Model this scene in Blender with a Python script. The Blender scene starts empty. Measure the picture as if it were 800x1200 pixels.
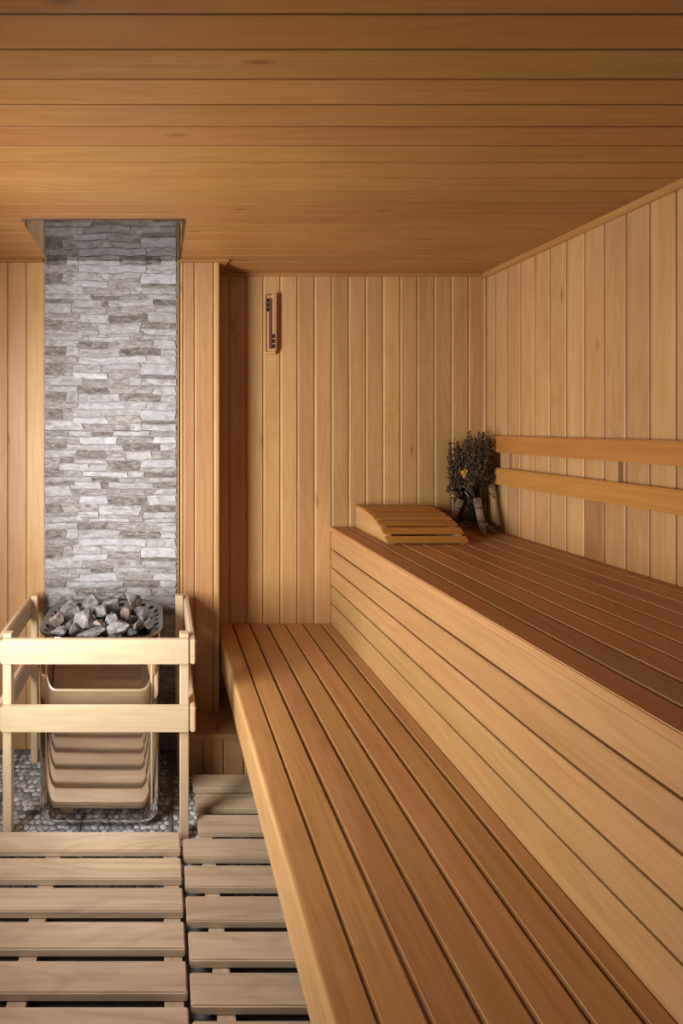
import bpy, bmesh, math, random
from mathutils import Vector, Matrix, noise
random.seed(7)
C = bpy.context.scene.collection
S = bpy.context.scene
# ------------------------------------------------------------------ camera
cd = bpy.data.cameras.new('camera'); cam = bpy.data.objects.new('camera', cd); C.objects.link(cam)
cam.location = (0, 0, 1.31); cam.rotation_euler = (math.pi/2, 0, 0)
cd.sensor_width = 36; cd.lens = 582/1200*36; cd.clip_start = 0.02
cd.shift_x = (400-187.5)/1200; cd.shift_y = -100/1200
S.camera = cam
# ------------------------------------------------------------------ light
S.view_settings.view_transform = 'Standard'; S.view_settings.look = 'None'
S.view_settings.gamma = 1; S.view_settings.use_curve_mapping = False
S.view_settings.exposure = -0.10
W = bpy.data.worlds.new('world'); S.world = W; W.use_nodes = True
W.node_tree.nodes['Background'].inputs[0].default_value = (0.9, 0.95, 1, 1)
W.node_tree.nodes['Background'].inputs[1].default_value = 0.1
def area(name, loc, rot, sx, sy, power, col, spread=180):
    l = bpy.data.lights.new(name, 'AREA'); l.shape = 'RECTANGLE'; l.size = sx; l.size_y = sy
    l.energy = power; l.color = col; l.spread = math.radians(spread)
    o = bpy.data.objects.new(name, l); C.objects.link(o); o.location = loc; o.rotation_euler = rot
    return o
# daylight through the left window opening, and an added fill lamp at the front
area('daylight_side', (-1.04, 0.86, 1.10), (0, math.radians(-90), math.radians(46)), 0.95, 0.50, 44, (1.0, 0.97, 0.95), 132)
area('front_fill', (-0.35, -1.12, 1.42), (math.radians(90), 0, 0), 0.8, 1.0, 3, (1.0, 0.96, 0.92))  # added fill from behind the camera, no known source there

# ------------------------------------------------------------------ materials
def rgb(r, g, b): return (r, g, b, 1)
class NT:
    def __init__(s, name):
        s.m = bpy.data.materials.new(name); s.m.use_nodes = True
        s.t = s.m.node_tree; s.n = s.t.nodes; s.l = s.t.links
        s.b = s.n['Principled BSDF']
    def add(s, typ, **kw):
        x = s.n.new(typ)
        for k, v in kw.items(): setattr(x, k, v)
        return x
    def link(s, a, b): s.l.new(a, b)
    def math(s, op, a, b=None, c=None, clamp=False):
        x = s.add('ShaderNodeMath', operation=op, use_clamp=clamp)
        for i, v in enumerate((a, b, c)):
            if v is None: continue
            if isinstance(v, (int, float)): x.inputs[i].default_value = v
            else: s.link(v, x.inputs[i])
        return x.outputs[0]
    def mix(s, f, a, b, mode='MIX'):
        x = s.add('ShaderNodeMix', data_type='RGBA', blend_type=mode)
        for i, v in ((0, f), (6, a), (7, b)):
            if isinstance(v, (int, float)): x.inputs[i].default_value = v
            elif isinstance(v, tuple): x.inputs[i].default_value = v
            else: s.link(v, x.inputs[i])
        return x.outputs[2]

def wood(name, light, dark, var=0.10, rough=0.5, grain=1.0, knots=0.66, huevar=0.006, bump=0.25, sat=1.09):
    """grain runs along the local X axis of each board"""
    s = NT(name)
    if name not in ('pale_pine',): light = rgb(light[0]*.80, light[1]*.755, light[2]*.70); dark = rgb(dark[0]*.76, dark[1]*.71, dark[2]*.66)
    tc = s.add('ShaderNodeTexCoord'); oi = s.add('ShaderNodeObjectInfo')
    cmb = s.add('ShaderNodeCombineXYZ')
    s.link(s.math('MULTIPLY', oi.outputs['Random'], 37.0), cmb.inputs[0])
    s.link(s.math('MULTIPLY', oi.outputs['Random'], 91.7), cmb.inputs[1])
    s.link(s.math('MULTIPLY', oi.outputs['Random'], 53.3), cmb.inputs[2])
    add = s.add('ShaderNodeVectorMath', operation='ADD')
    s.link(tc.outputs['Object'], add.inputs[0]); s.link(cmb.outputs[0], add.inputs[1])
    P = add.outputs[0]
    def mp(sx, sy, sz):
        m = s.add('ShaderNodeMapping'); m.inputs['Scale'].default_value = (sx, sy, sz)
        s.link(P, m.inputs['Vector']); return m.outputs[0]
    def nz(v, scale, detail=4, dist=0.0):
        n = s.add('ShaderNodeTexNoise'); s.link(v, n.inputs['Vector'])
        n.inputs['Scale'].default_value = scale; n.inputs['Detail'].default_value = detail
        n.inputs['Distortion'].default_value = dist; return n.outputs['Fac']
    fib = nz(mp(3, 130, 130), 1.0, 5)
    fib2 = nz(mp(1.2, 34, 34), 1.0, 3, 0.3)
    big = nz(mp(0.9, 7, 7), 1.0, 3, 0.6)
    blotch = nz(mp(2.2, 5, 5), 1.0, 2, 0.2)
    ring = s.math('SINE', s.math('MULTIPLY', big, 75.0))
    ring = s.math('MULTIPLY_ADD', ring, 0.5, 0.5)
    ring = s.math('POWER', ring, 1.6)
    f = s.math('MULTIPLY', fib, 0.42*grain)
    f = s.math('MULTIPLY_ADD', fib2, 0.45*grain, f)
    f = s.math('MULTIPLY_ADD', ring, 0.12*grain, f)
    f = s.math('MULTIPLY_ADD', blotch, 0.55, f)
    f = s.math('SUBTRACT', f, 0.36+0.36*grain-0.13, clamp=True)
    f = s.math('MULTIPLY', f, 1.6, clamp=True)
    col = s.mix(f, light, dark)
    # sparse knots
    vo = s.add('ShaderNodeTexVoronoi', voronoi_dimensions='2D'); s.link(mp(1.5, 6, 6), vo.inputs['Vector'])
    vo.inputs['Scale'].default_value = 1.0
    sep = s.add('ShaderNodeSeparateColor'); s.link(vo.outputs['Color'], sep.inputs[0])
    on = s.math('GREATER_THAN', sep.outputs[0], knots)
    wob = s.math('MULTIPLY_ADD', fib2, 0.05, vo.outputs['Distance'])
    kn = s.math('SUBTRACT', 1.0, s.math('MULTIPLY', s.math('SUBTRACT', wob, 0.02), 17.0, clamp=True), clamp=True)
    kn = s.math('MULTIPLY', s.math('MULTIPLY', kn, on), 0.65)
    col = s.mix(kn, col, rgb(dark[0]*0.35, dark[1]*0.28, dark[2]*0.25))
    hs = s.add('ShaderNodeHueSaturation'); s.link(col, hs.inputs['Color'])
    wn = s.add('ShaderNodeTexWhiteNoise', noise_dimensions='1D')
    s.link(s.math('MULTIPLY', oi.outputs['Random'], 517.3), wn.inputs['W'])
    s.link(s.math('MULTIPLY_ADD', oi.outputs['Random'], 2*var, 1-var), hs.inputs['Value'])
    s.link(s.math('MULTIPLY_ADD', wn.outputs['Value'], -2*huevar, 0.502+huevar*1.0), hs.inputs['Hue'])
    hs.inputs['Saturation'].default_value = sat
    s.link(hs.outputs[0], s.b.inputs['Base Color'])
    s.link(s.math('MULTIPLY_ADD', fib, 0.18, rough-0.09), s.b.inputs['Roughness'])
    bp = s.add('ShaderNodeBump'); bp.inputs['Strength'].default_value = bump; bp.inputs['Distance'].default_value = 0.002
    s.link(s.math('MULTIPLY_ADD', fib2, 0.5, fib), bp.inputs['Height']); s.link(bp.outputs[0], s.b.inputs['Normal'])
    return s.m

def plain(name, col, rough=0.5, metal=0.0, noise_amt=0.0, nscale=20, bump=0.0):
    s = NT(name)
    s.b.inputs['Roughness'].default_value = rough; s.b.inputs['Metallic'].default_value = metal
    tc = s.add('ShaderNodeTexCoord'); n = s.add('ShaderNodeTexNoise')
    n.inputs['Scale'].default_value = nscale; n.inputs['Detail'].default_value = 6
    s.link(tc.outputs['Object'], n.inputs['Vector'])
    c = s.mix(n.outputs['Fac'], rgb(*[v*(1-noise_amt) for v in col]), rgb(*[min(1, v*(1+noise_amt)) for v in col]))
    s.link(c, s.b.inputs['Base Color'])
    if bump:
        bp = s.add('ShaderNodeBump'); bp.inputs['Strength'].default_value = bump; bp.inputs['Distance'].default_value = 0.003
        s.link(n.outputs['Fac'], bp.inputs['Height']); s.link(bp.outputs[0], s.b.inputs['Normal'])
    return s.m

def stone_mat(name, a, b, scale=28, bump=0.6, island=False, rough=0.75, c=None):
    s = NT(name); s.b.inputs['Roughness'].default_value = rough
    tc = s.add('ShaderNodeTexCoord'); oi = s.add('ShaderNodeObjectInfo')
    ad = s.add('ShaderNodeVectorMath', operation='ADD'); s.link(tc.outputs['Object'], ad.inputs[0])
    cb = s.add('ShaderNodeCombineXYZ'); s.link(s.math('MULTIPLY', oi.outputs['Random'], 33), cb.inputs[0]); s.link(cb.outputs[0], ad.inputs[1])
    n = s.add('ShaderNodeTexNoise'); n.inputs['Scale'].default_value = scale; n.inputs['Detail'].default_value = 8
    n.inputs['Distortion'].default_value = 0.7; n.inputs['Roughness'].default_value = 0.65
    mpp = s.add('ShaderNodeMapping'); mpp.inputs['Scale'].default_value = (1, 1, 2.3 if name.startswith('tile') else 1)
    s.link(ad.outputs[0], mpp.inputs['Vector']); s.link(mpp.outputs[0], n.inputs['Vector'])
    n2 = s.add('ShaderNodeTexNoise'); n2.inputs['Scale'].default_value = scale*7; n2.inputs['Detail'].default_value = 4
    s.link(ad.outputs[0], n2.inputs['Vector'])
    rp = s.add('ShaderNodeValToRGB'); s.link(n.outputs['Fac'], rp.inputs[0])
    rp.color_ramp.elements[0].position = 0.36; rp.color_ramp.elements[0].color = rgb(*a)
    rp.color_ramp.elements[1].position = 0.64; rp.color_ramp.elements[1].color = rgb(*b)
    col = rp.outputs[0]
    if c:
        e = rp.color_ramp.elements.new(0.5); e.color = rgb(*c)
    if island:
        g = s.add('ShaderNodeNewGeometry')
        r = g.outputs['Random Per Island']
    else: r = oi.outputs['Random']
    hs = s.add('ShaderNodeHueSaturation'); s.link(col, hs.inputs['Color'])
    v = s.math('MULTIPLY_ADD', r, 0.9 if island else 0.24, 0.5 if island else 0.88)
    v = s.math('MULTIPLY', v, s.math('MULTIPLY_ADD', n2.outputs['Fac'], 0.5, 0.75))
    s.link(v, hs.inputs['Value']); s.link(hs.outputs[0], s.b.inputs['Base Color'])
    bp = s.add('ShaderNodeBump'); bp.inputs['Strength'].default_value = bump; bp.inputs['Distance'].default_value = 0.004
    s.link(s.math('MULTIPLY_ADD', n2.outputs['Fac'], 0.35, n.outputs['Fac']), bp.inputs['Height']); s.link(bp.outputs[0], s.b.inputs['Normal'])
    return s.m

M_WALL  = wood('panelling_wood', rgb(.625,.412,.225), rgb(.455,.255,.113), var=.13, rough=.50)
M_CEIL  = wood('ceiling_wood', rgb(.49,.280,.128), rgb(.36,.180,.072), var=.08, rough=.48, knots=.5)
M_TOP   = wood('bench_top_wood_shaded', rgb(.52,.275,.140), rgb(.33,.152,.070), var=.12, rough=.50, knots=.9)  # fascia wood made darker and redder, shade of low light put into the colour
M_SEAT  = wood('bench_seat_wood_shaded', rgb(.54,.315,.160), rgb(.35,.180,.082), var=.12, rough=.50, knots=.9)  # lower bench tone, shading on the tops likewise painted in
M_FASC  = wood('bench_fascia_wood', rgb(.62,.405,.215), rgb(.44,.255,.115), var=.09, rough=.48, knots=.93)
M_PINE  = wood('pale_pine', rgb(.66,.515,.355), rgb(.49,.335,.195), var=.05, rough=.5, knots=.72)
M_REST  = wood('backrest_wood', rgb(.58,.305,.120), rgb(.42,.190,.065), var=.05, rough=.48, knots=.95)
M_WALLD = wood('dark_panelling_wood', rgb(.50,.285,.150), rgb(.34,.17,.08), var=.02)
M_HEAD  = wood('headrest_wood', rgb(.48,.245,.095), rgb(.34,.150,.052), var=.05, rough=.48, knots=.95)
M_DUCK  = wood('duckboard_wood', rgb(.74,.60,.46), rgb(.36,.265,.185), var=.14, rough=.55, knots=.93)
M_DARK  = plain('cavity_wood', (.10,.055,.03), .8, 0, .2)
M_ROUGH = plain('plain_wood', (.45,.28,.16), .7, 0, .2)
M_STEEL = plain('mirror_steel', (.36,.34,.33), .055, 1.0)
M_BODY  = plain('polished_heater_steel', (.80,.77,.74), .07, 1.0)
M_INNER = plain('dark_inner_steel', (.28,.24,.21), .12, 1.0)
M_SHELL = plain('brushed_heater_steel', (.66,.60,.54), .24, .85, .05, 60)
M_RIM   = plain('dark_rim_steel', (.30,.285,.275), .30, .85, .1, 40)
M_BLACK = plain('black_plastic', (.015,.013,.012), .5)
M_BROWN = plain('brown_channel', (.11,.045,.025), .6)
M_GROUT = plain('grout', (.20,.19,.185), .9, 0, .1)
M_SL = stone_mat('tile_stone_light', (.25,.24,.232), (.48,.475,.48), 26, .9, c=(.375,.367,.362))
M_SM = stone_mat('tile_stone_mid', (.165,.147,.136), (.40,.382,.368), 30, .9, c=(.29,.272,.258))
M_SD = stone_mat('tile_stone_dark', (.085,.074,.067), (.31,.28,.255), 32, .9, c=(.18,.158,.142))
M_SW = stone_mat('tile_stone_white', (.33,.327,.338), (.53,.53,.55), 24, .8)
M_ROCK = stone_mat('lava_rock', (.085,.079,.076), (.36,.34,.325), 38, 1.0, rough=.8, c=(.18,.168,.160))
M_ROCKB = stone_mat('lava_rock_brown', (.11,.08,.065), (.36,.28,.23), 30, 1.0, rough=.85)
M_PEB = stone_mat('pebble', (.36,.35,.345), (.56,.55,.54), 40, .3, island=True, rough=.5)
M_PBASE = plain('pebble_mortar', (.15,.143,.138), .9, 0, .2, 60)
M_HERB = stone_mat('dried_herb', (.042,.023,.009), (.125,.070,.028), 60, .3, island=True, rough=.9)
M_HERBD = stone_mat('dried_herb_dark', (.03,.019,.011), (.10,.062,.034), 60, .3, island=True, rough=.9)
M_HANDLE = stone_mat('stalk_handle', (.15,.092,.050), (.30,.20,.115), 60, .5, rough=.9)
M_YELLOW = plain('dried_yellow_flower', (.62,.36,.05), .8, 0, .2)
M_SPRIG = plain('pale_dried_sprig', (.38,.33,.24), .8, 0, .2)

# ------------------------------------------------------------------ helpers
def mesh_of(bm, name, mat, smooth=False):
    me = bpy.data.meshes.new(name); bm.normal_update(); bm.to_mesh(me); bm.free()
    if mat: me.materials.append(mat)
    if smooth:
        for p in me.polygons: p.use_smooth = True
    return me
def link(name, me, parent=None, M=None):
    o = bpy.data.objects.new(name, me); C.objects.link(o)
    M = M or Matrix.Identity(4)
    if parent:
        o.parent = parent
        o.matrix_local = pinv(parent) @ M
    else: o.matrix_world = M
    return o
WM = {}
def pinv(p):
    return WM[p.name].inverted() if p.name in WM else Matrix.Identity(4)
def thing(name, label, cat, loc, group=None, rotz=0.0):
    o = bpy.data.objects.new(name, None); C.objects.link(o); o.empty_display_size = .05
    o.location = loc; o.rotation_euler = (0, 0, rotz)
    WM[o.name] = Matrix.Translation(loc) @ Matrix.Rotation(rotz, 4, 'Z')
    tag(o, label, cat, group); return o
def tag(o, label, cat, group=None):
    o['label'] = label; o['category'] = cat
    if group: o['group'] = group
    return o
def struct(name, me=None, M=None, loc=(0,0,0)):
    o = bpy.data.objects.new(name, me); C.objects.link(o)
    if me is None: o.location = loc; o.empty_display_size = .05; WM[o.name] = Matrix.Translation(loc)
    elif M: o.matrix_world = M; WM[o.name] = M.copy()
    o['kind'] = 'structure'; return o
def axes(o, x, y, z):
    """matrix from origin and three unit axes"""
    m = Matrix.Identity(4)
    for i, a in enumerate((x, y, z)):
        for r in range(3): m[r][i] = a[r]
    for r in range(3): m[r][3] = o[r]
    return m
X, Y, Z = Vector((1,0,0)), Vector((0,1,0)), Vector((0,0,1))
_cache = {}
def bar(l, w, t, mat, b=0.0015, seg=1):
    """bevelled board, length on X, width on Y, thickness on Z, centred"""
    k = (round(l,4), round(w,4), round(t,4), mat.name, b, seg)
    if k in _cache: return _cache[k]
    bm = bmesh.new(); bmesh.ops.create_cube(bm, size=1)
    for v in bm.verts: v.co = Vector((v.co.x*l, v.co.y*w, v.co.z*t))
    if b: bmesh.ops.bevel(bm, geom=bm.edges[:], offset=b, segments=seg, affect='EDGES', clamp_overlap=True)
    _cache[k] = mesh_of(bm, 'board_mesh', mat, smooth=False); return _cache[k]
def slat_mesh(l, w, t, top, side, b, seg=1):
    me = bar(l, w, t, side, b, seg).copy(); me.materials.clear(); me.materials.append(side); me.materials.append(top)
    for p in me.polygons: p.material_index = 1 if p.normal.z > .97 else 0  # upward faces take the tone with shade painted in, sides stay pale
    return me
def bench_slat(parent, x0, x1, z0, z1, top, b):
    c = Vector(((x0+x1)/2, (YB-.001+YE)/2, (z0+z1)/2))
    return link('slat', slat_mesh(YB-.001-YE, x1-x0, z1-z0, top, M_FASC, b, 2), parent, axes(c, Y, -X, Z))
def tongue_board(l, w, mat, t=0.012, fine=False):
    """tongue and groove board: face at z=0, backs into -z, width from y=0 to w"""
    k = ('tg', round(l,4), round(w,4), mat.name, t, fine)
    if k in _cache: return _cache[k]
    if fine: prof = [(0.0004,-t),(0.0004,-.0028),(0.0028,-.0020),(0.0042,-.0004),(0.0056,0),(w-.0024,0),(w-.0010,-.0010),(w-.0004,-.005),(w-.0004,-t)]
    else: prof = [(0.0007,-t),(0.0007,-.0042),(0.0050,-.0036),(0.0072,-.0008),(0.0088,0),(w-.0034,0),(w-.0014,-.0014),(w-.0007,-.007),(w-.0007,-t)]
    bm = bmesh.new(); A = [bm.verts.new((-l/2, y, z)) for y, z in prof]; B = [bm.verts.new((l/2, y, z)) for y, z in prof]
    n = len(prof)
    for i in range(n):
        j = (i+1) % n; bm.faces.new((A[i], B[i], B[j], A[j]))
    bm.faces.new(A); bm.faces.new(B[::-1]); bmesh.ops.recalc_face_normals(bm, faces=bm.faces[:])
    _cache[k] = mesh_of(bm, 'panel_board_mesh', mat); return _cache[k]
def box_at(name, x0, x1, y0, y1, z0, z1, mat, parent=None, b=0.001, along=None, seg=1):
    """axis aligned board; its grain runs on its longest side unless told"""
    d = dict(x=x1-x0, y=y1-y0, z=z1-z0); c = Vector(((x0+x1)/2, (y0+y1)/2, (z0+z1)/2))
    a = along or max(d, key=d.get)
    if a == 'x': M = axes(c, X, Y, Z); me = bar(d['x'], d['y'], d['z'], mat, b, seg)
    elif a == 'y': M = axes(c, Y, -X, Z); me = bar(d['y'], d['x'], d['z'], mat, b, seg)
    else: M = axes(c, Z, X, Y); me = bar(d['z'], d['x'], d['y'], mat, b, seg)
    o = link(name, me, parent, M); return o
def sbox(name, x0, x1, y0, y1, z0, z1, mat):
    c = ((x0+x1)/2, (y0+y1)/2, (z0+z1)/2)
    return struct(name, bar(x1-x0, y1-y0, z1-z0, mat, 0), Matrix.Translation(c))

# key planes (metres)
ZC = 1.9855; XR = 1.4377; YB = 2.196; YH = 2.016; XL = -0.88; YF = -1.0; XK = 0.2407; P = .07566
ZLOW = .442; ZUP = .869
# ------------------------------------------------------------------ room shell
fl = sbox('floor', XL-.1, XR+.1, YF-.1, YB+.1, -.12, -.012, M_GROUT)
ce = sbox('ceiling', XL-.1, XR+.1, YF-.1, YB+.1, ZC+.012, ZC+.12, M_DARK)
wb = sbox('wall_back', XK-.02, XR+.1, YB+.012, YB+.1, 0, ZC, M_DARK)
wr = sbox('wall_right', XR+.012, XR+.1, YF, YB, 0, ZC, M_DARK)
wh = sbox('wall_heater', XL, XK-.012, YH+.012, YB+.1, 0, ZC, M_DARK)
wf = struct('wall_front', None)
# left wall with its window opening, front wall with one added for the fill
def frame_wall(p, axis, a0, a1, o0, o1, z0, z1, c0, c1):
    for (u0, u1, w0, w1) in ((a0, o0, 0, ZC), (o1, a1, 0, ZC), (o0, o1, 0, z0), (o0, o1, z1, ZC)):
        if w1-w0 < .001 or u1-u0 < .001: continue
        if axis == 'x': box_at('panel', u0, u1, c0, c1, w0, w1, M_ROUGH, p, 0)
        else: box_at('panel', c0, c1, u0, u1, w0, w1, M_ROUGH, p, 0)
frame_wall(wf, 'x', XL, XR+.1, -.75, .05, .92, 1.93, YF-.1, YF)
wl = struct('wall_left', None)
frame_wall(wl, 'y', YF-.1, YB+.1, .65, 1.15, .62, 1.58, XL-.1, XL)

def seams(start, pitch, lo, hi):
    k = math.ceil((lo-start)/pitch) - 1
    out = []
    while start+k*pitch < hi: out.append(start+k*pitch); k += 1
    return out
# back wall boards (vertical, face towards -Y): local X=Z, local Y=+X, local Z=-Y
def vboards(parent, edges, org, ydir, normal, z0, z1, mat=None):
    for a, b in zip(edges[:-1], edges[1:]):
        if b-a < .008: continue
        o = org + ydir*a; o.z = (z0+z1)/2
        xd = Z if Z.cross(ydir).dot(normal) > 0 else -Z
        link('board', tongue_board(z1-z0, b-a, mat or M_WALL), parent, axes(o, xd, ydir, normal))
e = [v for v in seams(.4547, P, XK+.01, XR) if v > XK+.01]; e = [XK-.01] + e + [XR]
vboards(wb, e, Vector((0, YB, 0)), X, -Y, 0.0, ZC)
e = [2.196] + [2.134-.0748*k for k in range(0, 41)]
e = [v for v in e if v > -.9]
# right wall: travel from the corner towards the camera
vboards(wr, [-(v) for v in e if v > 1.68], Vector((XR, 0, 0)), -Y, -X, 0.0, ZC)
vboards(wr, [-(v) for v in e if v < 1.62], Vector((XR, 0, 0)), -Y, -X, 0.0, ZC)
two = [-(v) for v in e if 1.60 < v < 1.69]
vboards(wr, two, Vector((XR, 0, 0)), -Y, -X, 1.105, ZC)
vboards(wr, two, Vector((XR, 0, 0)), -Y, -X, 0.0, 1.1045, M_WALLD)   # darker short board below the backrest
# heater wall boards
TX0, TX1 = -.4675, .0675
e = [TX0-P*k for k in range(0, 15)][::-1]; e[0] = XL
vboards(wh, e, Vector((0, YH, 0)), X, -Y, 0.0, ZC)
e = [.0775, .0925, .1390, .2165, .2407]
vboards(wh, e, Vector((0, YH, 0)), X, -Y, 0.0, ZC)
# return side of the boxed out wall
vboards(wh, [-YB, -(YH+.075), -(YH)], Vector((XK, 0, 0)), -Y, X, 0.0, ZC)
# ceiling boards run along X, face down
k = 0; pc = .0765
ys = seams(1.3506, pc, YF, YB)
ys = [YF] + [v for v in ys if YF+.01 < v < YB-.01] + [YB]
for a, b in zip(ys[:-1], ys[1:]):
    if a < YH: l0, l1 = XL, XR
    else: l0, l1 = XK, XR
    L = l1-l0
    link('board', tongue_board(L, b-a, M_CEIL, fine=True), ce, axes(Vector(((l0+l1)/2, b, ZC)), X, -Y, -Z))
# trims
def quarter_round(name, p0, p1, inward, r):
    bm = bmesh.new(); d = (Vector(p1)-Vector(p0)); L = d.length
    pts = [(0, 0)] + [(r*math.cos(t*math.pi/2/5), -r*math.sin(t*math.pi/2/5)) for t in range(6)]
    A = [bm.verts.new((-L/2, y, z)) for y, z in pts]; B = [bm.verts.new((L/2, y, z)) for y, z in pts]
    n = len(pts)
    for i in range(n): bm.faces.new((A[i], B[i], B[(i+1) % n], A[(i+1) % n]))
    bm.faces.new(A); bm.faces.new(B[::-1]); bmesh.ops.recalc_face_normals(bm, faces=bm.faces[:])
    me = mesh_of(bm, name, M_CEIL)
    x = d.normalized(); c = (Vector(p0)+Vector(p1))/2
    z = Z; y = Vector(inward)
    if x.cross(y).dot(z) < 0: x = -x
    return struct(name, me, axes(c, x, y, z))
quarter_round('trim_1', (XR-.0005, YF, ZC), (XR-.0005, YB, ZC), (-1, 0, 0), .020)
quarter_round('trim_2', (XK, YB-.0005, ZC), (XR-.018, YB-.0005, ZC), (0, -1, 0), .012)
def strim(name, x0, x1, y0, y1, z0, z1, mat=M_CEIL):
    o = box_at(name, x0, x1, y0, y1, z0, z1, mat, None, .002); o['kind'] = 'structure'; return o
strim('trim_3', .078, XK+.038, YH-.020, YH, ZC-.010, ZC)
strim('trim_4', XK, XK+.034, YH, YB-.012, ZC-.010, ZC)
strim('trim_5', XL, TX0-.004, YH-.020, YH, ZC-.010, ZC)
strim('trim_6', XR-.012, XR, YB-.012, YB, ZUP, ZC-.02, M_WALL)

# ------------------------------------------------------------------ stone tile panel (part of the heater wall)
A_ = [(33,165,20,50,'M'),(165,290,20,50,'L'),(290,410,24,50,'D'),(410,610,20,48,'L'),(610,757,24,50,'M'),(290,410,20,24,'L'),(610,757,20,24,'L'),
 (33,225,50,72,'L'),(225,430,50,92,'W'),(430,630,48,85,'M'),(630,757,50,88,'W'),
 (33,155,72,126,'D'),(155,225,72,95,'M'),(155,465,95,126,'L'),(465,665,86,128,'D'),(665,757,88,126,'L'),
 (33,205,126,168,'L'),(205,370,126,174,'D'),(370,480,128,160,'M'),(480,620,130,176,'L'),(620,757,128,172,'M'),(370,480,160,180,'L'),
 (33,115,168,228,'M'),(115,195,168,198,'D'),(195,378,176,200,'L'),(378,560,180,236,'D'),(560,757,174,218,'W'),
 (115,280,200,240,'L'),(280,378,200,238,'W'),(560,757,218,240,'M'),
 (33,135,228,270,'D'),(135,243,240,270,'M'),(243,490,240,270,'W'),(490,580,238,270,'L'),(580,757,242,270,'D')]
B_ = [(33,290,270,297,'L'),(290,440,274,300,'D'),(440,605,274,300,'M'),(605,757,270,298,'L'),
 (33,195,297,320,'D'),(195,345,300,340,'L'),(345,385,300,340,'D'),(385,630,300,335,'L'),(630,757,298,334,'D'),
 (33,180,320,378,'L'),(180,375,340,378,'M'),(375,640,336,372,'M'),(640,757,334,370,'L'),
 (33,225,378,418,'M'),(225,380,378,426,'W'),(380,600,384,430,'D'),(600,757,370,428,'L'),
 (33,130,418,470,'D'),(130,330,420,465,'M'),(330,560,430,486,'L'),(560,757,428,466,'D'),
 (33,215,468,492,'M'),(215,330,465,500,'L'),(330,500,486,504,'L'),(575,757,466,500,'L'),
 (33,240,492,525,'L'),(240,275,500,525,'M'),(275,500,502,525,'W'),(500,575,486,525,'M'),(575,757,500,525,'L')]
C_ = [(30,210,25,58,'L'),(210,380,30,66,'D'),(380,625,33,64,'M'),(625,750,25,72,'L'),
 (30,150,58,110,'D'),(150,215,58,108,'L'),(215,440,66,106,'L'),(440,665,66,108,'D'),(665,750,72,105,'L'),
 (30,215,110,142,'M'),(215,585,108,145,'W'),(585,750,105,150,'L'),
 (30,130,145,205,'D'),(130,185,142,195,'M'),(185,340,148,186,'L'),(340,555,145,176,'L'),
 (185,375,188,220,'W'),(375,555,176,218,'M'),(555,750,150,203,'W'),
 (30,240,205,257,'L'),(240,495,222,257,'M'),(555,750,203,223,'D'),(495,560,218,257,'L'),(560,750,223,257,'L')]
def norm(T):
    x0 = min(a[0] for a in T); x1 = max(a[1] for a in T); y0 = min(a[2] for a in T); y1 = max(a[3] for a in T)
    return [((a-x0)/(x1-x0), (b-x0)/(x1-x0), (c-y0)/(y1-y0), (d-y0)/(y1-y0), k) for a, b, c, d, k in T]
PAT = dict(A=norm(A_), B=norm(B_), C=norm(C_))
MS = dict(L=M_SL, M=M_SM, D=M_SD, W=M_SW)
def wobble(u, v):   # shared by neighbours so their edges follow each other
    q = Vector((u*7.0, v*2.3, 1.7))
    return noise.noise(q)*.0062 + noise.noise(q*3.1)*.0026
def stone_mesh(u0, u1, z0, z1, mat, rise, seed):
    n = max(2, int((u1-u0)/.022)); bm = bmesh.new(); rr = random.Random(seed)
    g = .0006; cols = []
    sl0 = rr.uniform(-.016, .016)*min(1, (z1-z0)/.03); sl1 = rr.uniform(-.016, .016)*min(1, (z1-z0)/.03); fr = rr.uniform(25, 60)
    tl = [rr.uniform(.4, 1.0) for _ in range(n+1)]
    for i in range(n+1):
        u = u0+(u1-u0)*i/n
        uu0 = u + (sl0 if i == 0 else sl1 if i == n else 0)*.5; uu1 = u - (sl0 if i == 0 else sl1 if i == n else 0)*.5
        uu0 = min(max(uu0, TX0+.001), TX1-.001); uu1 = min(max(uu1, TX0+.001), TX1-.001)
        zb = z0+g+wobble(u, z0); zt = z1-g+wobble(u, z1)
        zt += .0016*noise.noise(Vector((u*fr, seed, 0)))-.0006; zb += .0016*noise.noise(Vector((u*fr, seed, 5)))+.0006; inset = .0016
        ed = 1 if i == 0 else -1 if i == n else 0
        h = rise*tl[i]
        cols.append([bm.verts.new((uu0+ed*g, 0, zb)), bm.verts.new((uu0+ed*(g+inset), -h*.8, zb+inset)),
                     bm.verts.new(((uu0+uu1)/2+ed*(g+inset), -h-.0012*rr.random(), (zb+zt)/2+rr.uniform(-.2, .2)*(zt-zb))),
                     bm.verts.new((uu1+ed*(g+inset), -h, zt-inset)), bm.verts.new((uu1+ed*g, 0, zt))])
    for a, b in zip(cols[:-1], cols[1:]):
        for j in range(4): bm.faces.new((a[j], b[j], b[j+1], a[j+1]))
    bm.faces.new(cols[0]); bm.faces.new(cols[-1][::-1])
    return bm, mat
seam_z = [ZC] + [1.31-(y-500)*YH/582 for y in (345.5, 399, 452, 504.5, 558.7, 612, 665.5, 719)]
pz = seam_z[-2]-seam_z[-1]
while seam_z[-1] > .05: seam_z.append(seam_z[-1]-pz)
seam_z[-1] = 0.0
order = 'CBCCABCABCCAB'
YT = YH-.004
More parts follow.
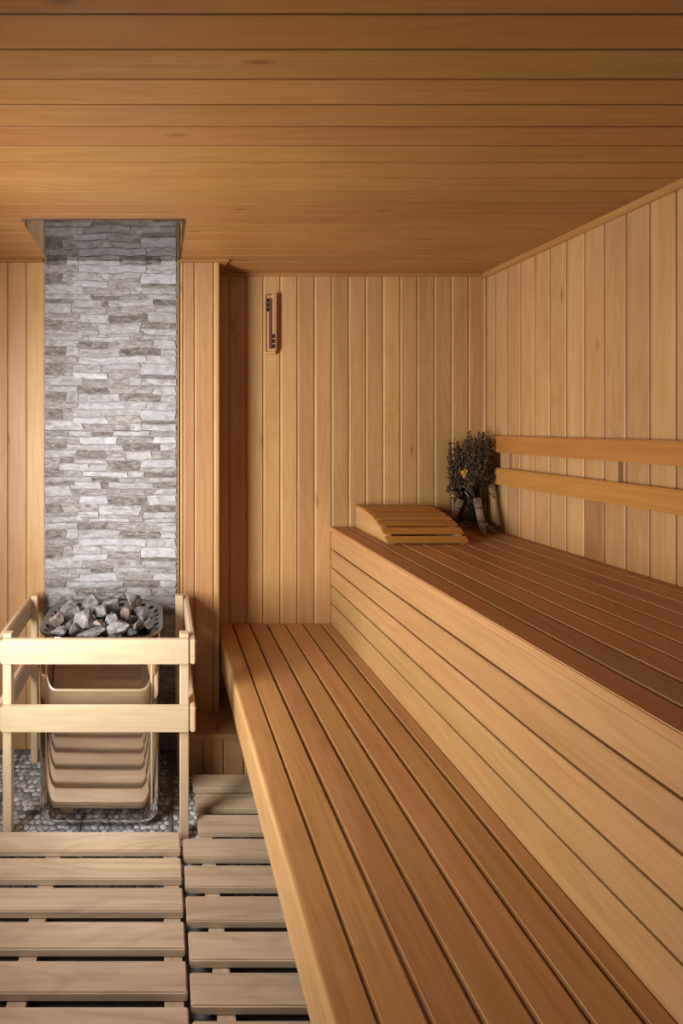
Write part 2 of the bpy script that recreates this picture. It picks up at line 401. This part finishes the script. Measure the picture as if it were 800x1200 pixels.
for i in range(len(seam_z)-1):
    zt, zb = seam_z[i], seam_z[i+1]
    full = pz if (i in (0, len(seam_z)-2)) else zt-zb
    tl = box_at('tile', TX0, TX1, YT, YT+.010, zb+.0006, zt-.0006, M_SM, wh, .0006, along='x')
    WM[tl.name] = axes(Vector(((TX0+TX1)/2, YT+.005, (zb+zt)/2)), X, Y, Z)
    joined = i > 7
    if joined: big = bmesh.new()
    for j, (u0, u1, v0, v1, kk) in enumerate(PAT[order[i]]):
        s0 = zb + full*(1-v1); s1 = zb + full*(1-v0)
        if s0 > zt-.004: continue
        s1 = min(s1, zt)
        s0 = max(s0, zb); 
        if s1-s0 < .004: continue
        a, b = TX0+(TX1-TX0)*u0, TX0+(TX1-TX0)*u1
        rise = dict(D=.0022, M=.0032, L=.0042, W=.005)[kk]*(.8+.5*random.random())
        bm, mt = stone_mesh(a, b, s0, s1, MS[kk], rise, i*100+j)
        bm.transform(Matrix.Translation((0, YT, 0)))
        bmesh.ops.recalc_face_normals(bm, faces=bm.faces[:])
        if joined:
            me = mesh_of(bm, 'tmp', None); big.from_mesh(me); bpy.data.meshes.remove(me)
        else:
            # recentre for its own origin
            c = Vector(((a+b)/2, YT, (s0+s1)/2)); bm.transform(Matrix.Translation(-c))
            link('stone', mesh_of(bm, 'ledge_stone', mt), tl, Matrix.Translation(c))
    if joined:
        o = link('stones', mesh_of(big, 'ledge_stones', M_SM), tl); o['kind'] = 'stuff'
# thin metal edge strips beside the tiles
strim('trim_7', TX1+.0006, TX1+.0030, YH-.006, YH+.008, 0, ZC, M_BODY)
strim('trim_9', TX1+.0034, TX1+.0098, YH-.005, YH+.008, 0, ZC, M_WALL)
strim('trim_8', TX0-.004, TX0, YH-.004, YH+.008, 0, ZC, M_BODY)

# ------------------------------------------------------------------ steel sheet on the ceiling
hs = thing('ceiling_heat_shield', 'mirror polished steel sheet on the ceiling above the stone tiles, reflecting them', 'heat shield', (-.19, 1.82, ZC))
box_at('sheet', -.4518, .0765, 1.618, YH-.002, ZC-.0035, ZC-.0005, M_STEEL, hs, 0, along='x')
box_at('lip', -.4518, .0765, 1.612, 1.619, ZC-.006, ZC-.0005, M_STEEL, hs, .0008)
box_at('lip', .0725, .0775, 1.612, YH-.021, ZC-.006, ZC-.0005, M_STEEL, hs, .0008)
def disc(r, h, mat, n=14, dome=0):
    bm = bmesh.new(); bmesh.ops.create_cone(bm, cap_ends=True, segments=n, radius1=r, radius2=r*(1-dome), depth=h)
    return mesh_of(bm, 'disc', mat)
for (sx, sy) in ((.066, 1.630), (-.430, 1.630)):
    link('screw', disc(.0035, .003, M_RIM), hs, Matrix.Translation((sx, sy, ZC-.005)))

# ------------------------------------------------------------------ floor tiles with pebbles
tx = [.041-.3*k for k in range(6, -6, -1)]; ty = [1.698+.3*k for k in range(-9, 3)]
for a, b in zip(tx[:-1], tx[1:]):
    for c, d in zip(ty[:-1], ty[1:]):
        x0, x1, y0, y1 = max(a, XL)+.0015, min(b, XR)-.0015, max(c, YF)+.0015, min(d, YB)-.0015
        if x1-x0 < .02 or y1-y0 < .02: continue
        box_at('tile', x0, x1, y0, y1, -.012, -.0035, M_PBASE, fl, .0005)
bm = bmesh.new(); pitch = .0225
yy = 1.36; row = 0
while yy < YH-.008:
    xx = -.72 + (row % 2)*pitch/2
    while xx < .30:
        rx, ry = pitch*random.uniform(.46, .66), pitch*random.uniform(.42, .58)
        cx, cy = xx+random.uniform(-.003, .003), yy+random.uniform(-.003, .003)
        if not any(abs(cx-t) < .009 for t in tx) and not any(abs(cy-t) < .008 for t in ty) and not (cx > .05 and cy > 1.86):
            ang = random.uniform(0, 3.14); n = random.choice((6, 7, 7, 8)); rad = [random.uniform(.72, 1.12) for _ in range(n)]
            R = []
            for (s, z) in ((1.0, -.0036), (.90, -.0022), (.5, -.0014)):
                R.append([bm.verts.new((cx+math.cos(2*math.pi*q/n+ang)*rx*s*rad[q], cy+math.sin(2*math.pi*q/n+ang)*ry*s*rad[q], z)) for q in range(n)])
            for r in range(2):
                for q in range(n): bm.faces.new((R[r][q], R[r][(q+1) % n], R[r+1][(q+1) % n], R[r+1][q]))
            bm.faces.new(R[2])
        xx += pitch
    yy += pitch*.92; row += 1
o = link('pebbles', mesh_of(bm, 'pebbles', M_PEB, True), fl, None)
o.matrix_local = pinv(fl); o['kind'] = 'stuff'

# ------------------------------------------------------------------ boxed step beside the column
st = thing('step', 'low boxed wooden plinth at the foot of the panelled pier, half under the lower bench', 'step', (.45, 1.95, 0))
SZ = .156
xs = [.0627, .1430, .2200, .2980, .3750, .4530, .5300, .6080]
for a, b in zip(xs[:-1], xs[1:]):
    yend = YH-.002 if b <= XK+.005 else YB-.002
    box_at('top_board', a+.0008, b-.0008, 1.872, yend, SZ-.016, SZ, M_SEAT, st, .001, along='y')
box_at('edge_strip', .0627, .608, 1.860, 1.8715, SZ-.024, SZ+.001, M_SEAT, st, .002)
xs = [.0640, .1615, .2385, .3150, .3915, .468, .545, .608]
for a, b in zip(xs[:-1], xs[1:]):
    o = Vector((a, 1.866, (SZ-.024)/2))
    link('front_board', tongue_board(SZ-.024, b-a, M_WALL, .010), st, axes(o, Z, X, Y) if False else axes(o, -Z if Z.cross(X).dot(-Y) < 0 else Z, X, -Y))
box_at('side_board', .0640, .0760, 1.878, YH-.002, 0, SZ-.017, M_WALL, st, .001, along='y')
box_at('inner_frame', .0900, .600, 1.882, 1.91, 0, SZ-.018, M_ROUGH, st, 0)

# ------------------------------------------------------------------ lower bench
YE = -.55
lb = thing('lower_bench', 'wide lower sauna bench of long brown slats with a rounded pale front edge', 'bench', (.5, .9, 0))
def edge_board():
    x0, x1, z0, z1, r = .2483, .3140, ZLOW-.118, ZLOW, .013
    prof = [(x1, z1), (x1, z1-.028), (x0+.026, z1-.028), (x0+.026, z0), (x0+.003, z0), (x0, z0+.003)]
    prof += [(x0+r-r*math.cos(t*math.pi/12), z1-r+r*math.sin(t*math.pi/12)) for t in range(7)]
    L = YB-YE-.002; cx, cz = (x0+x1)/2, z1-.02
    bm = bmesh.new()
    # local X along world Y, local Y = -world X, local Z = up
    A = [bm.verts.new((-L/2, -(x-cx), z-cz)) for x, z in prof]; B = [bm.verts.new((L/2, -(x-cx), z-cz)) for x, z in prof]
    n = len(prof)
    for i in range(n): bm.faces.new((A[i], B[i], B[(i+1) % n], A[(i+1) % n]))
    bm.faces.new(A); bm.faces.new(B[::-1]); bmesh.ops.recalc_face_normals(bm, faces=bm.faces[:])
    bmesh.ops.triangulate(bm, faces=[f for f in bm.faces if len(f.verts) > 4])
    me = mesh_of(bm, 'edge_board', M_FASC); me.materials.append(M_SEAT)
    for p in me.polygons: p.material_index = 1 if p.normal.z > .9 else 0  # top face darkened by colour to imitate the grazing light
    return link('edge_board', me, lb, axes(Vector((cx, (YB+YE)/2, cz)), Y, -X, Z))
edge_board()
g = [.3180, .3945, .4710, .5500, .6290, .7080, .7540]
for a, b in zip(g[:-1], g[1:]):
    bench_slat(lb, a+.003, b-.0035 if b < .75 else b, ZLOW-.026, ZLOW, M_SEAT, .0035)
for yy in (YB-.03, 1.35, .45, -.4):
    box_at('bearer', .278, .752, yy-.022, yy+.022, ZLOW-.075, ZLOW-.027, M_ROUGH, lb, .002)
for yy in (YB-.06, 1.0, -.3):
    box_at('leg', .66, .70, yy-.02, yy+.02, SZ if yy > 1.9 else .046, ZLOW-.0755, M_ROUGH, lb, .002)

# ------------------------------------------------------------------ upper bench
ub = thing('upper_bench', 'tall upper sauna bench boxed in with pale fascia boards and reddish brown slats on top', 'bench', (1.09, .9, 0))
g = [.7500, .8205, .9015, .9800, 1.0600, 1.1410, 1.2220, 1.3040, 1.3830, 1.4360]
for a, b in zip(g[:-1], g[1:]):
    last = b > 1.43
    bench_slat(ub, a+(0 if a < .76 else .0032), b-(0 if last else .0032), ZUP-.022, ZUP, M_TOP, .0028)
zz = [ZUP-.0225, ZUP-.1000, ZUP-.1800, ZUP-.2600, ZUP-.3400, ZUP-.4560]
for a, b in zip(zz[:-1], zz[1:]):
    box_at('fascia_board', .7545, .7745, YE, YB-.001, b+.003 if b > .45 else b, a-.003 if a < ZUP-.03 else a-.0006, M_FASC, ub, .003, along='y')
box_at('inner_lining', .7765, .785, YE, YB-.001, ZLOW-.05, ZUP-.03, M_DARK, ub, 0)
box_at('lower_panel', .7600, .7745, YE, YB-.001, .05, ZUP-.4565, M_FASC, ub, 0)
for yy in (2.0, 1.0, 0, -.5):
    box_at('bearer', .786, 1.430, yy-.02, yy+.02, ZUP-.08, ZUP-.0225, M_ROUGH, ub, 0)
    box_at('leg', .79, .83, yy-.02, yy+.02, 0.0, ZUP-.08, M_ROUGH, ub, 0, along='z')
    box_at('leg', 1.38, 1.42, yy-.02, yy+.02, 0.0, ZUP-.08, M_ROUGH, ub, 0, along='z')

# ------------------------------------------------------------------ backrest on the right wall
br = thing('backrest', 'two long horizontal wooden backrest rails on spacer blocks along the right wall', 'backrest', (1.42, .8, 1.07))
for (z0, z1) in ((1.203, 1.271), (1.0695, 1.138)):
    box_at('rail', 1.402, 1.4215, YE, 2.125, z0, z1, M_REST, br, .004, along='y', seg=2)
for yy in (2.030, 1.543, 1.05, .55, .05):
    box_at('spacer', 1.4220, 1.4370, yy, yy+.045, 1.075, 1.265, M_WALL, br, .001, along='z')

# ------------------------------------------------------------------ duckboards
PD = .0935; DZ = .045
dk = thing('duckboard', 'large grey brown slatted duckboard on the floor in front of the heater', 'duckboard', (-.25, 1.2, 0), rotz=-.008)
dk2 = thing('duckboard', 'narrow slatted duckboard with stepped end, running under the lower bench beside the larger one', 'duckboard', (.3, 1.3, 0))
for k in range(19):
    y1 = 1.552-PD*k
    box_at('slat', -.70, .0620, y1-.0685, y1, DZ-.021, DZ, M_DUCK, dk, .003, seg=2)
for xx in (-.66, -.32, .032):
    box_at('batten', xx-.022, xx+.022, 1.555-PD*19, 1.540, .0, DZ-.0215, M_DUCK, dk, .001)
for k in range(22):
    y1 = 1.809-.0937*k
    x0 = .1185 if k < 3 else .0690
    if k == 0: x0 = .1165
    box_at('slat', x0+random.uniform(-.001, .001), .64, y1-.0690, y1, DZ-.021, DZ, M_DUCK, dk2, .003, seg=2)
for xx in (.145, .38, .60):
    box_at('batten', xx-.02, xx+.02, -.24, 1.800, .0, DZ-.0215, M_DUCK, dk2, .001)

# ------------------------------------------------------------------ heater
HX, HY = -.202, 1.790      # plan centre
he = thing('sauna_heater', 'mirror polished steel floor standing sauna heater filled with stones, reflecting the floor slats', 'heater', (HX, HY, 0))
def rr(w, d, r, per=6, n_s=(1, 1)):
    """rounded rectangle, counter clockwise, centred"""
    pts = []
    for cx, cy, a0 in ((w/2-r, d/2-r, 0), (-(w/2-r), d/2-r, 90), (-(w/2-r), -(d/2-r), 180), (w/2-r, -(d/2-r), 270)):
        for k in range(per+1):
            a = math.radians(a0+90*k/per); pts.append((cx+r*math.cos(a), cy+r*math.sin(a)))
    return pts
def loft(rings, closed_cap=(False, False)):
    bm = bmesh.new(); V = [[bm.verts.new(p) for p in ring] for ring in rings]
    n = len(V[0])
    for a, b in zip(V[:-1], V[1:]):
        for i in range(n): bm.faces.new((a[i], a[(i+1) % n], b[(i+1) % n], b[i]))
    if closed_cap[0]: bm.faces.new(V[0][::-1])
    if closed_cap[1]: bm.faces.new(V[-1])
    return bm
def ring(w, d, r, z, dy=0, per=10): return [(HX+x, HY+dy+y, z) for x, y in rr(w, d, r, per)]
bm = loft([ring(.384, .340, .055, .020), ring(.398, .354, .062, .024), ring(.402, .358, .064, .034), ring(.402, .358, .064, .036), ring(.402, .358, .064, .30), ring(.402, .358, .064, .586), ring(.402, .358, .064, .588), ring(.399, .355, .063, .594), ring(.392, .348, .06, .597), ring(.362, .30, .06, .590)], (True, False))
link('body', mesh_of(bm, 'heater_body', M_BODY, True), he)
for sx in (-1, 1):
    for sy in (-1, 1):
        link('foot', disc(.014, .020, M_BLACK), he, Matrix.Translation((HX+sx*.15, HY+sy*.125, .010)))
# perforated flaring rim
def resample(pts, n, ofs=0.0):
    L = [0]; m = len(pts)
    for i in range(m):
        a, b = pts[i], pts[(i+1) % m]; L.append(L[-1]+math.dist(a, b))
    out = []
    for k in range(n):
        s = (k/n*L[-1]+ofs) % L[-1]
        for i in range(m):
            if L[i+1] >= s:
                f = (s-L[i])/max(1e-9, L[i+1]-L[i]); a, b = pts[i], pts[(i+1) % m]
                out.append((a[0]+(b[0]-a[0])*f, a[1]+(b[1]-a[1])*f)); break
    return out
NS = 30; sub = 2
outer = resample(rr(.418, .350, .100, 8), NS*sub); inner = resample(rr(.344, .276, .070, 8), NS*sub)
bm = bmesh.new()
def Pt(i, v):   # i in half-segments, v 0 inner..1 outer
    i0 = int(math.floor(i)) % (NS*sub); f = i-math.floor(i); i1 = (i0+1) % (NS*sub)
    a = Vector(inner[i0]).lerp(Vector(inner[i1]), f); b = Vector(outer[i0]).lerp(Vector(outer[i1]), f)
    p = a.lerp(b, v); return Vector((HX+p.x, HY+p.y, .600+.022*v))
for k in range(NS):
    c = k*2+1
    O = [Pt(c-1, 0), Pt(c, 0), Pt(c+1, 0), Pt(c+1, .5), Pt(c+1, 1), Pt(c, 1), Pt(c-1, 1), Pt(c-1, .5)]
    H = [Pt(c+.50*math.cos(math.radians(225+45*q)), .50+.235*math.sin(math.radians(225+45*q))) for q in range(8)]
    vo = [bm.verts.new(p) for p in O]; vh = [bm.verts.new(p) for p in H]
    for q in range(8): bm.faces.new((vo[q], vo[(q+1) % 8], vh[(q+1) % 8], vh[q]))
bmesh.ops.remove_doubles(bm, verts=bm.verts[:], dist=1e-5)
bmesh.ops.recalc_face_normals(bm, faces=bm.faces[:])
rim = link('rim', mesh_of(bm, 'rim', M_RIM), he)
sm = rim.modifiers.new('s', 'SOLIDIFY'); sm.thickness = .003; sm.offset = 0
bm = loft([ring(.418, .350, .100, .617), ring(.424, .358, .104, .621), ring(.422, .356, .103, .628), ring(.416, .348, .099, .624)])
link('rim_edge', mesh_of(bm, 'rim_edge', M_STEEL, True), he)
bm = loft([ring(.410, .342, .097, .612), ring(.342, .274, .069, .591), ring(.300, .25, .06, .520), ring(.30, .25, .06, .515)], (False, True))
link('stone_basket', mesh_of(bm, 'basket', M_BLACK, True), he)
# ------------------------------------------------------------------ sauna stones
def rock(w, d, h, seed, mat):
    r = random.Random(seed); bm = bmesh.new()
    for k in range(12):
        a, b = r.uniform(0, 2*math.pi), math.acos(r.uniform(-1, 1)); q = r.uniform(.82, 1.08)
        bm.verts.new((math.sin(b)*math.cos(a)*w/2*q, math.sin(b)*math.sin(a)*d/2*q, math.cos(b)*h/2*q))
    res = bmesh.ops.convex_hull(bm, input=bm.verts[:])
    bmesh.ops.delete(bm, geom=[v for v in bm.verts if not v.link_faces], context='VERTS')
    bmesh.ops.bevel(bm, geom=bm.edges[:], offset=.0022, segments=1, affect='EDGES', clamp_overlap=True)
    bmesh.ops.triangulate(bm, faces=bm.faces[:])
    bmesh.ops.subdivide_edges(bm, edges=bm.edges[:], cuts=1)
    for v in bm.verts:
        n = noise.noise_vector(v.co*42+Vector((seed*3.1, 0, 0)))
        v.co += n*.0035 + noise.noise_vector(v.co*110)*.0014
    me = mesh_of(bm, 'rock', mat); return me
RK = [ # zoomed centre x, y, width, height, brown, lift, label
 (135,188,76,84,1,.018,'brownish lava stone standing at the left end of the heater heap'),
 (205,138,88,120,0,.022,'tall pale blue grey lava stone near the left of the heap'),
 (147,246,104,48,0,.010,'low pale lava stone lying at the front left corner of the rim'),
 (225,235,62,72,0,.012,'small lava stone at the front between two larger ones, left of centre'),
 (330,82,104,92,0,.048,'bulky lava stone at the back, left of the heap top'),
 (300,178,118,112,0,.032,'large dark blue grey lava stone in the middle left of the heap'),
 (385,132,68,66,0,.050,'small pale lava stone perched in the middle of the heap'),
 (380,206,62,64,1,.026,'small ochre stained lava stone at the heart of the heap'),
 (450,96,96,96,0,.050,'speckled lava stone at the back centre of the heap'),
 (450,182,76,100,0,.036,'upright blue grey lava stone right of the ochre stained one'),
 (332,254,146,52,0,.004,'wide pale lava stone lying at the front centre of the rim'),
 (490,232,124,80,0,.020,'wedge shaped pale lava stone at the front right of the heap'),
 (505,48,66,46,0,.066,'little lava stone at the very top back of the heap'),
 (575,78,98,98,0,.058,'big angular lava stone crowning the right of the heap'),
 (540,152,66,64,1,.040,'small reddish grey lava stone below the crowning right hand one'),
 (640,140,84,90,0,.030,'grey lava stone leaning on the right end of the rim'),
 (598,228,96,72,0,.012,'dark lava stone low at the front right corner'),
 (655,205,62,62,0,.018,'small lava stone tucked against the right inner side of the rim'),
 (265,130,60,60,0,.034,'dark lava stone wedged behind the large middle left one'),
 (255,205,50,50,1,.006,'small shadowed lava stone in the gap at the left front'),
]
for i, (zx, zy, w, h, br_, lift, lab) in enumerate(RK):
    z = .605+lift; px, py = 40+zx/5, 690+zy/5
    d = 582*(1.31-z)/(py-500); sc = 582/d
    d = min(max(d, HY-.130), HY+.120)
    x = (px-187.5)/sc
    ww = w/5/sc*1.38; hh = h/5/sc*1.28
    o = link('sauna_stone', rock(ww, max(.035, (ww+hh)/2), hh, i+11, M_ROCKB if br_ else M_ROCK), None, Matrix.Translation((x, d, z)))
    tag(o, lab, 'stone', 'stones heaped on the sauna heater')
for i in range(18):
    a = i*2.4; q = math.sqrt((i+.5)/18)
    o = link('sauna_stone', rock(.062, .058, .055, 60+i, M_ROCK), None, Matrix.Translation((HX+.125*q*math.cos(a), HY+.10*q*math.sin(a), .572+.012*(i % 3))))
    tag(o, 'dark lava stone lying low in the heap under the upper stones', 'stone', 'lower stones in the sauna heater')

# ------------------------------------------------------------------ guard rail
gd = thing('heater_guard', 'pale pine guard rail with two tiers of rails around the sauna heater', 'guard rail', (-.20, 1.77, 0))
for (x0, x1) in ((-.4995, -.471), (.063, .0915)):
    box_at('post', x0, x1, 1.5755, 1.605, .0, .652, M_PINE, gd, .002)
for (x0, x1, z0) in ((-.503, -.478, .0), (.060, .090, SZ+.0012)):
    box_at('post', x0, x1, 1.932, 1.960, z0, .652, M_PINE, gd, .002)
for (z0, z1) in ((.5646, .642), (.351, .431)):
    box_at('rail', -.4995, .0915, 1.555, 1.575, z0, z1, M_PINE, gd, .003, seg=2)
    for (x0, x1) in ((.0920, .1130), (-.5210, -.5000)):
        box_at('rail', x0, x1, 1.555, 1.985, z0, z1, M_PINE, gd, .005, seg=3)
box_at('rail', -.552, .0605, 1.9705, 1.990, .10, .165, M_PINE, gd, .004, seg=2)

# ------------------------------------------------------------------ curved headrest
hr = thing('headrest', 'curved slatted wooden headrest lying on the far end of the upper bench', 'headrest', (1.0, 2.02, ZUP))
prof = [(1.850, .877), (1.868, .893), (1.900, .921), (1.940, .940), (1.980, .953), (2.035, .965), (2.095, .972), (2.140, .971), (2.178, .968)]
def pz_(y):
    for (a, b), (c, d) in zip(prof[:-1], prof[1:]):
        if a <= y <= c: return b+(d-b)*(y-a)/(c-a)
    return prof[0][1] if y < prof[0][0] else prof[-1][1]
def side(x0, x1):
    bm = bmesh.new(); ys_ = [1.858+(2.176-1.858)*k/14 for k in range(15)]
    top = [(y, pz_(y)-.0085) for y in ys_]; pts = [(ys_[0], ZUP+.0005), (ys_[-1], ZUP+.0005)] + top[::-1]
    A = [bm.verts.new((x0, y, z)) for y, z in pts]; B = [bm.verts.new((x1, y, z)) for y, z in pts]; n = len(pts)
    for i in range(n): bm.faces.new((A[i], B[i], B[(i+1) % n], A[(i+1) % n]))
    bm.faces.new(A); bm.faces.new(B[::-1]); bmesh.ops.recalc_face_normals(bm, faces=bm.faces[:])
    c = Vector(((x0+x1)/2, 2.02, ZUP+.04))
    bm.transform(axes(c, Y, -X, Z).inverted())
    bmesh.ops.triangulate(bm, faces=[f for f in bm.faces if len(f.verts) > 4])
    return link('side_frame', mesh_of(bm, 'side_frame', M_FASC), hr, axes(c, Y, -X, Z))
side(.858, .876); side(1.125, 1.143)
s_ = 0; cuts = []
segs = [(1.851, 1.874), (1.883, 1.908), (1.920, 1.948), (1.961, 1.988), (2.001, 2.027), (2.040, 2.065), (2.078, 2.103), (2.115, 2.138), (2.144, 2.180)]
for a, b in segs:
    p0 = Vector((0, a, pz_(a))); p1 = Vector((0, b, pz_(b))); d = p1-p0
    yv = d.normalized(); nv = X.cross(yv)
    c = Vector((1.000, 0, 0)) + (p0+p1)/2 - nv*.004
    link('slat', bar(.306, d.length, .008, M_HEAD, .0015), hr, axes(c, X, yv, nv))

# ------------------------------------------------------------------ narrow gauge on the back wall
ga = thing('wall_gauge', 'narrow upright wooden sauna gauge with dark notched strips on the back wall', 'gauge', (.4815, YB, 1.63))
box_at('back_board', .4585, .5080, YB-.014, YB-.0005, 1.627, 1.888, M_WALL, ga, .0015, along='z')
box_at('side_rail', .4920, .5090, YB-.028, YB-.0142, 1.640, 1.891, M_WALL, ga, .0015, along='z')
box_at('side_rail', .4585, .4640, YB-.020, YB-.0142, 1.640, 1.888, M_WALL, ga, .001, along='z')
box_at('channel', .4780, .4900, YB-.020, YB-.0142, 1.652, 1.872, M_BROWN, ga, .0008, along='z')
for (x0, zs) in ((.4680, (1.872, 1.852, 1.832)), (.4870, (1.712, 1.690, 1.668))):
    yb = YB-.0142 if x0 < .48 else YB-.0285
    for z in zs: box_at('dark_notch', x0, x0+.010, yb-.006, yb, z-.016, z, M_BLACK, ga, .0008)
box_at('foot_cap', .4600, .5060, YB-.022, YB-.0142, 1.628, 1.6395, M_WALL, ga, .0015, along='x')

# ------------------------------------------------------------------ dried whisks in the corner
def tube(bm, p0, p1, r0, r1, n=7, jit=0.0):
    d = (p1-p0); u = d.orthogonal().normalized(); v = d.normalized().cross(u)
    R = []
    for (p, r) in ((p0, r0), (p0.lerp(p1, .5), (r0+r1)/2*(1+jit)), (p1, r1)):
        R.append([bm.verts.new(p+(u*math.cos(2*math.pi*k/n)+v*math.sin(2*math.pi*k/n))*r) for k in range(n)])
    for a, b in zip(R[:-1], R[1:]):
        for k in range(n): bm.faces.new((a[k], a[(k+1) % n], b[(k+1) % n], b[k]))
    bm.faces.new(R[0][::-1]); bm.faces.new(R[-1])
def leaf(bm, p, d, s, rng):
    d = d.normalized(); w = d.cross(Vector((rng.uniform(-1, 1), rng.uniform(-1, 1), rng.uniform(-1, 1)))).normalized()*s*.28
    n = d.cross(w).normalized()*s*.12
    a = bm.verts.new(p); b = bm.verts.new(p+d*s*.5+w+n); c = bm.verts.new(p+d*s); e_ = bm.verts.new(p+d*s*.5-w+n)
    bm.faces.new((a, b, c, e_))
def clampw(p): return Vector((min(p.x, XR-.006), min(p.y, YB-.006), max(p.z, ZUP+.003)))
def whisk(label, foot, neck, crown, spread, nst, mat, seed, droop=.02, leafs=26, hr_=(.010, .013)):
    rng = random.Random(seed)
    foot, neck, crown = Vector(foot), Vector(neck), Vector(crown)
    t = thing('dried_whisk', label, 'whisk', foot, 'dried herb whisks in the bench corner')
    bm = bmesh.new(); ax = (neck-foot).normalized(); u = ax.orthogonal().normalized(); v = ax.cross(u)
    for k in range(9):
        a = 2*math.pi*k/9; o_ = (u*math.cos(a)+v*math.sin(a)); rr_ = 0 if k == 0 else 1
        tube(bm, foot+o_*.0075*rr_+ax*rng.uniform(0, .008), neck+o_*.012*rr_, .0042, .0035, 6)
    c = foot; M = Matrix.Translation(c); bm.transform(M.inverted())
    link('handle', mesh_of(bm, 'handle', M_HANDLE, True), t, M)
    for q in (.35, .72):
        bm = bmesh.new(); p = foot.lerp(neck, q); tube(bm, p-ax*.004, p+ax*.004, .0145, .0145, 12)
        bm.transform(M.inverted()); link('binding', mesh_of(bm, 'binding', M_HERBD), t, M)
    bm = bmesh.new()
    for k in range(nst):
        a = rng.uniform(0, 2*math.pi); q = math.sqrt(rng.random())
        off = Vector((math.cos(a)*spread[0]*q, math.sin(a)*spread[1]*q, rng.uniform(-1, .25)*spread[2]*(.3+q)))
        end = crown+off; st_ = neck + Vector((rng.uniform(-.01, .01), rng.uniform(-.01, .01), rng.uniform(-.01, .01)))
        mid = st_.lerp(end, .55)+Vector((off.x*.35, off.y*.35, .012))
        pts = []
        for i in range(9):
            f = i/8; p = st_*(1-f)**2+mid*2*f*(1-f)+end*f*f; p.z -= droop*f**3; pts.append(clampw(p))
        for i in range(8):
            tube3 = pts[i+1]-pts[i]
            if tube3.length > 1e-4 and i < 7: 
                w = tube3.orthogonal().normalized()*.0009
                a_ = [bm.verts.new(pts[i]+w), bm.verts.new(pts[i]-w), bm.verts.new(pts[i+1]-w), bm.verts.new(pts[i+1]+w)]
                bm.faces.new(a_)
        for j in range(leafs):
            f = rng.uniform(.22, 1)**.8; i = min(7, int(f*8)); p = pts[i].lerp(pts[i+1], f*8-i if f < 1 else 1)
            d = (pts[i+1]-pts[i]).normalized()+Vector((rng.uniform(-1, 1), rng.uniform(-1, 1), rng.uniform(-1, .8)))*.9
            s = rng.uniform(.007, .015)
            if clampw(p+d.normalized()*s) == p+d.normalized()*s: leaf(bm, p, d, s, rng)
    bm.transform(M.inverted())
    o = link('foliage', mesh_of(bm, 'foliage', mat), t, M); o['kind'] = 'stuff'
    return t
w1 = whisk('dried herb whisk standing on its stalk handle against the backrest, rightmost of the bunches', (1.302, 2.000, ZUP+.004), (1.308, 2.05, ZUP+.145), (1.352, 2.110, 1.272), (.060, .050, .19), 150, M_HERB, 3, .03)
w2 = whisk('dried whisk with a yellow flower, its handle leaning down to the left behind the headrest', (1.232, 2.13, ZUP+.004), (1.296, 2.14, ZUP+.125), (1.300, 2.145, 1.240), (.056, .035, .19), 150, M_HERB, 5, .03)
w3 = whisk('darkest dried whisk, lying low in the corner behind the other two', (1.372, 2.04, ZUP+.012), (1.365, 2.12, ZUP+.035), (1.325, 2.165, 1.09), (.050, .025, .16), 170, M_HERBD, 8)
bm = bmesh.new(); rng = random.Random(4)
fc = Vector((1.262, 2.080, 1.118))
for cc in (fc, fc+Vector((.018, .003, .003)), fc+Vector((.006, .0, -.012))):
    for k in range(9):
        a = 2*math.pi*k/9; leaf(bm, cc, Vector((math.cos(a), -.35, math.sin(a))), .012, rng)
M = Matrix.Translation(fc); bm.transform(M.inverted())
link('flower', mesh_of(bm, 'flower', M_YELLOW), w2, M)
bm = bmesh.new(); tube(bm, Vector((1.282, 2.09, 1.035)), Vector((1.292, 2.08, 1.018)), .0016, .001, 5)

M = Matrix.Translation((1.29, 2.08, 1.03)); bm.transform(M.inverted())
link('pale_sprig', mesh_of(bm, 'pale_sprig', M_SPRIG), w3, M)
bm = bmesh.new(); leaf(bm, Vector((0, 0, 0)), Vector((1, 0, .6)), .014, rng)
link('pale_sprig', mesh_of(bm, 'pale_sprig', M_SPRIG), w1, Matrix.Translation((1.295, 2.06, 1.078)))
